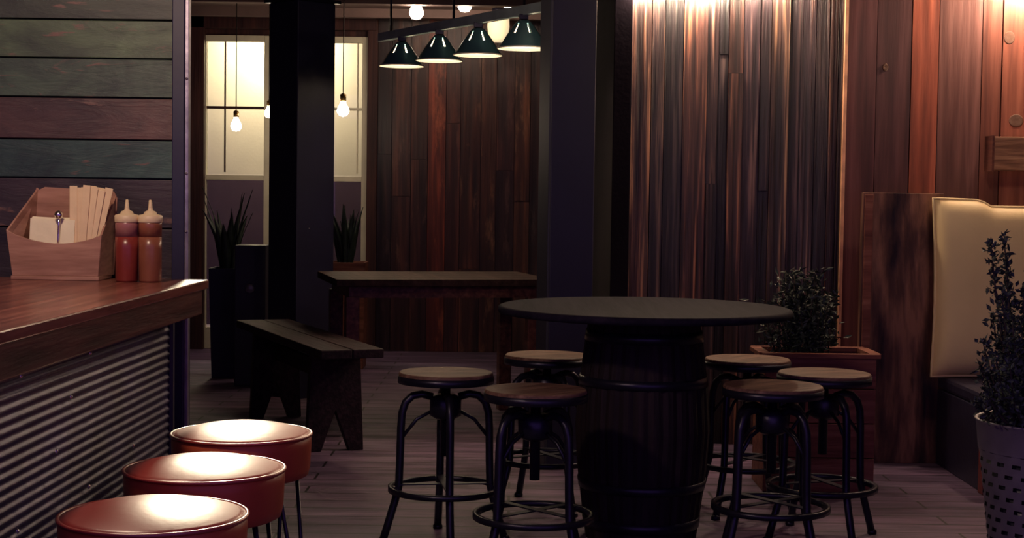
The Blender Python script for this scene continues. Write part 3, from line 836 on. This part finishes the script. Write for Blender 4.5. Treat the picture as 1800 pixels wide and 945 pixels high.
cushion('large cream leather back cushion of the booth, behind the bushy plant', at(1648, 500, 7.5).x, at(1648, 500, 7.5).x + .86, zcl, zcu, 7.60, R(-3))

# wall shelf block and wood knots
pw = at(1745, 240, 7.98); pw2 = at(1745, 299, 7.98)
t = thing('wall_shelf', 'short chunky wooden wall shelf above the cream cushions', 'shelf', (pw.x + .17, 8.02, pw2.z))
hh = pw.z - pw2.z
MB().box((0, 0, hh / 2), (.34, .12, hh)).build('block', M['shelfw'], t, bevel=.004)
MB().box((-.172, 0, hh / 2), (.012, .13, hh + .01)).build('end_plate', M['apron'], t)
for px, py, sx, sz in ((1775, 66, .03, .035), (1787, 212, .04, .035), (1557, 118, .015, .02)):
    q_ = at(px, py, 8.10)
    o = MB().lathe([(1.0, -.02), (1.0, .0), (.86, .0035), (.7, .001), (.5, .004), (.3, .001), (.12, .003), (0, .001)], 28, cap=False).build('trim_knot', M['knot'], None, (q_.x, 8.108, q_.z))
    o.rotation_euler = (PI / 2, 0, 0); o.scale = (sx, sz, 1)
    struct(o)

# ================================================================= PLANTS
def blade_plant(t, n, h, seed, spread, z0):
    random.seed(seed); m = MB()
    for k in range(n):
        a = random.uniform(0, 2 * PI); r0 = random.uniform(0, .06)
        hh = h * random.uniform(.55, 1.0); ln = random.uniform(.03, spread)
        wd = random.uniform(.024, .040); tw = random.uniform(0, PI)
        V = []; nn = 9
        for i in range(nn):
            f = i / (nn - 1)
            c = Vector((r0 * math.cos(a) + ln * f ** 1.5 * math.cos(a), r0 * math.sin(a) + ln * f ** 1.5 * math.sin(a), z0 + hh * f))
            ww = wd * (1 - f ** 3) * (.6 + .4 * min(1, f * 4)) + .0008
            dx = Vector((math.cos(tw + f), math.sin(tw + f), 0))
            nx = Vector((-dx.y, dx.x, 0)) * .004
            V += [c - dx * ww, c + nx, c + dx * ww, c - nx * .5]
        Fs = []
        for i in range(nn - 1):
            for j in range(4): Fs.append((i * 4 + j, i * 4 + (j + 1) % 4, i * 4 + 4 + (j + 1) % 4, i * 4 + 4 + j))
        m.add(V, Fs, True)
    return m.build('foliage', M['leafdark'], t)
def tall_planter(t, w0, w1, h, mat):
    m = MB()
    m.add([(-w0, -w0, 0), (w0, -w0, 0), (w0, w0, 0), (-w0, w0, 0), (-w1, -w1, h), (w1, -w1, h), (w1, w1, h), (-w1, w1, h),
           (-w1 + .015, -w1 + .015, h), (w1 - .015, -w1 + .015, h), (w1 - .015, w1 - .015, h), (-w1 + .015, w1 - .015, h),
           (-w1 + .015, -w1 + .015, h - .04), (w1 - .015, -w1 + .015, h - .04), (w1 - .015, w1 - .015, h - .04), (-w1 + .015, w1 - .015, h - .04)],
          [(3, 2, 1, 0), (0, 1, 5, 4), (1, 2, 6, 5), (2, 3, 7, 6), (3, 0, 4, 7), (4, 5, 9, 8), (5, 6, 10, 9), (6, 7, 11, 10), (7, 4, 8, 11),
           (8, 9, 13, 12), (9, 10, 14, 13), (10, 11, 15, 14), (11, 8, 12, 15), (12, 13, 14, 15)])
    m.build('planter', mat, t, bevel=.003)
    MB().box((0, 0, h - .035), (w1 * 2 - .034, w1 * 2 - .034, .02)).build('soil', M['soil'], t)
pp = at(402, 470, 10.9)
t = thing('snake_plant', 'spiky snake plant in a tall dark planter before the left window', 'plant', (pp.x, 10.9, 0))
tall_planter(t, .10, .12, pp.z, M['navy']); blade_plant(t, 18, .62, 4, .22, pp.z - .03)
pp = at(612, 460, 11.6)
t = thing('snake_plant', 'spiky snake plant in a brown planter before the right window', 'plant', (pp.x, 11.6, 0))
tall_planter(t, .13, .14, pp.z, M['planterw']); blade_plant(t, 16, .52, 9, .14, pp.z - .03)
# metal cabinet behind the column
pc = at(440, 430, 10.5)
t = thing('metal_cabinet', 'small slate grey metal cabinet with a round pale knob, left of the navy column', 'cabinet', (pc.x + .02, 10.5, 0))
MB().box((0, 0, pc.z / 2), (.21, .24, pc.z)).build('body', M['slate'], t, bevel=.006)
MB().lathe([(.032, 0), (.032, .012), (.025, .02), (0, .022)], 24, cap=False).build('knob', M['galv'], t, (.0, -.12, pc.z - .29)).rotation_euler = (PI / 2, 0, 0)

# wooden planter box with dark shrub by the right wall
YX = 7.05
xa = at(1335, 640, YX).x; xb = at(1526, 640, YX).x; zb = at(1430, 621, YX - .15).z
t = thing('planter_box', 'reddish wooden planter box with a dark shrub behind the right stools', 'planter', ((xa + xb) / 2, YX, 0))
W_ = xb - xa
m = MB()
for yy in (-.15, .15):
    for k in range(4): m.box((0, yy, zb * (k + .5) / 4), (W_, .02, zb / 4 - .004))
for xx in (-1, 1):
    m.box((xx * (W_ / 2 - .01), 0, zb / 2), (.02, .28, zb - .002))
m.build('box', M['planterw'], t, bevel=.002)
m = MB(); m.box((0, -.155, zb - .008), (W_ + .03, .05, .018)).box((0, .155, zb - .008), (W_ + .03, .05, .018)).box((-W_ / 2, 0, zb - .008), (.05, .28, .018)).box((W_ / 2, 0, zb - .008), (.05, .28, .018))
m.build('rim', M['planterw'], t)
MB().box((0, 0, zb - .06), (W_ - .04, .28, .02)).build('soil', M['soil'], t)
def leaf_cloud(m, pts, ln, wd, up=.3):
    for c in pts:
        d = Vector((random.gauss(0, 1), random.gauss(0, 1), random.gauss(up, 1))).normalized()
        s1 = d.cross(Vector((random.gauss(0, 1), random.gauss(0, 1), random.gauss(0, 1)))).normalized()
        nrm = d.cross(s1) * wd * .4
        l = ln * random.uniform(.6, 1.2)
        m.add([c, c + d * l * .5 + s1 * wd, c + d * l, c + d * l * .5 - s1 * wd, c + d * l * .5 + nrm], [(0, 1, 4), (1, 2, 4), (2, 3, 4), (3, 0, 4)])
random.seed(12)
m = MB(); ms_ = MB()
for k in range(16):
    bx_ = random.uniform(-W_ * .42, W_ * .30); top = Vector((bx_ + random.uniform(-.06, .06), random.uniform(-.1, .1), zb + random.uniform(.2, .42)))
    base = Vector((bx_ * .8, 0, zb - .05))
    ms_.tube([base, (base + top) / 2 + Vector((random.uniform(-.02, .02), 0, 0)), top], [.005, .004, .002], 6)
    leaf_cloud(m, [base.lerp(top, random.uniform(.15, 1)) + Vector((random.gauss(0, .025), random.gauss(0, .025), random.gauss(0, .02))) for _ in range(120)], .045, .008)
m.build('foliage', M['leafdark'], t); ms_.build('stem', M['stem'], t)

# woven metal pot with bushy upright herb, right foreground
YG = 4.2
pr = at(1722, 738, YG)
rad = .21
t = thing('potted_shrub', 'tall tapered grey metal pot with upright small-leaved shrub at right frame edge', 'plant', (pr.x + rad, YG, 0))
zp = pr.z
def pot_mat():
    m, nt, b = new_mat('woven galvanised metal'); N = nt.nodes; L = nt.links
    b.inputs['Base Color'].default_value = (.22, .20, .25, 1); b.inputs['Metallic'].default_value = .4; b.inputs['Roughness'].default_value = .5
    tc = N.new('ShaderNodeTexCoord'); n = N.new('ShaderNodeTexNoise'); n.inputs['Scale'].default_value = 14; n.inputs['Detail'].default_value = 5
    L.new(tc.outputs['Object'], n.inputs['Vector'])
    r = N.new('ShaderNodeValToRGB'); r.color_ramp.elements[0].color = (.09, .08, .11, 1); r.color_ramp.elements[1].color = (.22, .19, .23, 1)
    L.new(n.outputs[0], r.inputs[0]); L.new(r.outputs[0], b.inputs['Base Color'])
    return m
M['pot'] = pot_mat()
# tapered wall with staggered rows of real slots, like a basket weave
zl = zp - .07
def rz(z): return rad * (.60 + .40 * (z / zp))
nr = 21
prof = [(rz(0), 0)]
for i in range(nr):
    za = zl * (i + .62) / nr; zb2 = zl * (i + .96) / nr
    prof += [(rz(za) + .0015, za), (rz(zb2) - .001, zb2)]
prof.append((rz(zl), zl))
MB().lathe(prof, 96, cap=False, skip=lambda i, k: i % 2 == 1 and (k + 2 * ((i // 2) % 2)) % 4 in (0, 1)).build('woven_wall', M['pot'], t)
MB().lathe([(rz(0) * .9, 0), (rz(0) - .008, 0.0), (rz(zl) - .010, zl)], 48, cap=True).build('liner', M['iron'], t)
MB().lathe([(rz(zl) + .002, zl - .01), (rad + .002, zp - .004), (rad + .006, zp), (rad + .002, zp + .004), (rad - .008, zp), (rz(zl) - .006, zl + .012)], 56, cap=False).build('rim_band', M['pot'], t)
MB().lathe([(0, zp - .035), (rz(zl) - .0, zp - .036)], 40, cap=False).build('soil', M['soil'], t)
random.seed(8)
m = MB(); st = MB()
cxw = t.location.x
specs = [(1765, 412, 4.2), (1742, 425, 4.15), (1762, 520, 4.1), (1798, 505, 4.2), (1728, 600, 4.05), (1722, 640, 4.1), (1745, 560, 4.25), (1715, 705, 4.1), (1780, 560, 4.05), (1790, 600, 4.1),
         (1810, 470, 4.25), (1830, 520, 4.1), (1860, 450, 4.2), (1890, 500, 4.1), (1930, 560, 4.2), (1850, 600, 4.0), (1775, 640, 4.0), (1760, 680, 4.0), (1740, 660, 4.1), (1755, 600, 4.2), (1770, 600, 4.05), (1785, 640, 4.1), (1735, 690, 4.0), (1795, 560, 4.15), (1765, 570, 4.25), (1805, 650, 4.0), (1780, 690, 3.98), (1750, 625, 4.02), (1770, 470, 4.22), (1820, 560, 4.05), (1725, 665, 4.2)]
for px, py, yy in specs:
    tp = at(px, py, yy) - Vector((cxw, YG, 0))
    base = Vector((tp.x * .35 - .03, tp.y * .4, zp - .03))
    ctrl = Vector((base.x * .3 + tp.x * .7, (base.y + tp.y) / 2, (base.z + tp.z) / 2))
    path = [base.lerp(ctrl, f).lerp(ctrl.lerp(tp, f), f) for f in [i / 8 for i in range(9)]]
    st.tube(path, [.004] * 5 + [.003, .0025, .002, .0015], 6)
    L_ = (tp - base).length
    pts = []
    for i in range(int(L_ / .0026)):
        f = random.random() ** .85
        c = base.lerp(ctrl, f).lerp(ctrl.lerp(tp, f), f)
        rr = .017 * (1.35 - f)
        pts.append(c + Vector((random.gauss(0, rr), random.gauss(0, rr), random.gauss(0, .005))))
    leaf_cloud(m, pts, .022, .0058, .5)
    leaf_cloud(m, [tp + Vector((random.gauss(0, .003),) * 3) for _ in range(8)], .014, .005, .5)
m.build('foliage', M['leaf'], t); st.build('stem', M['stem'], t)
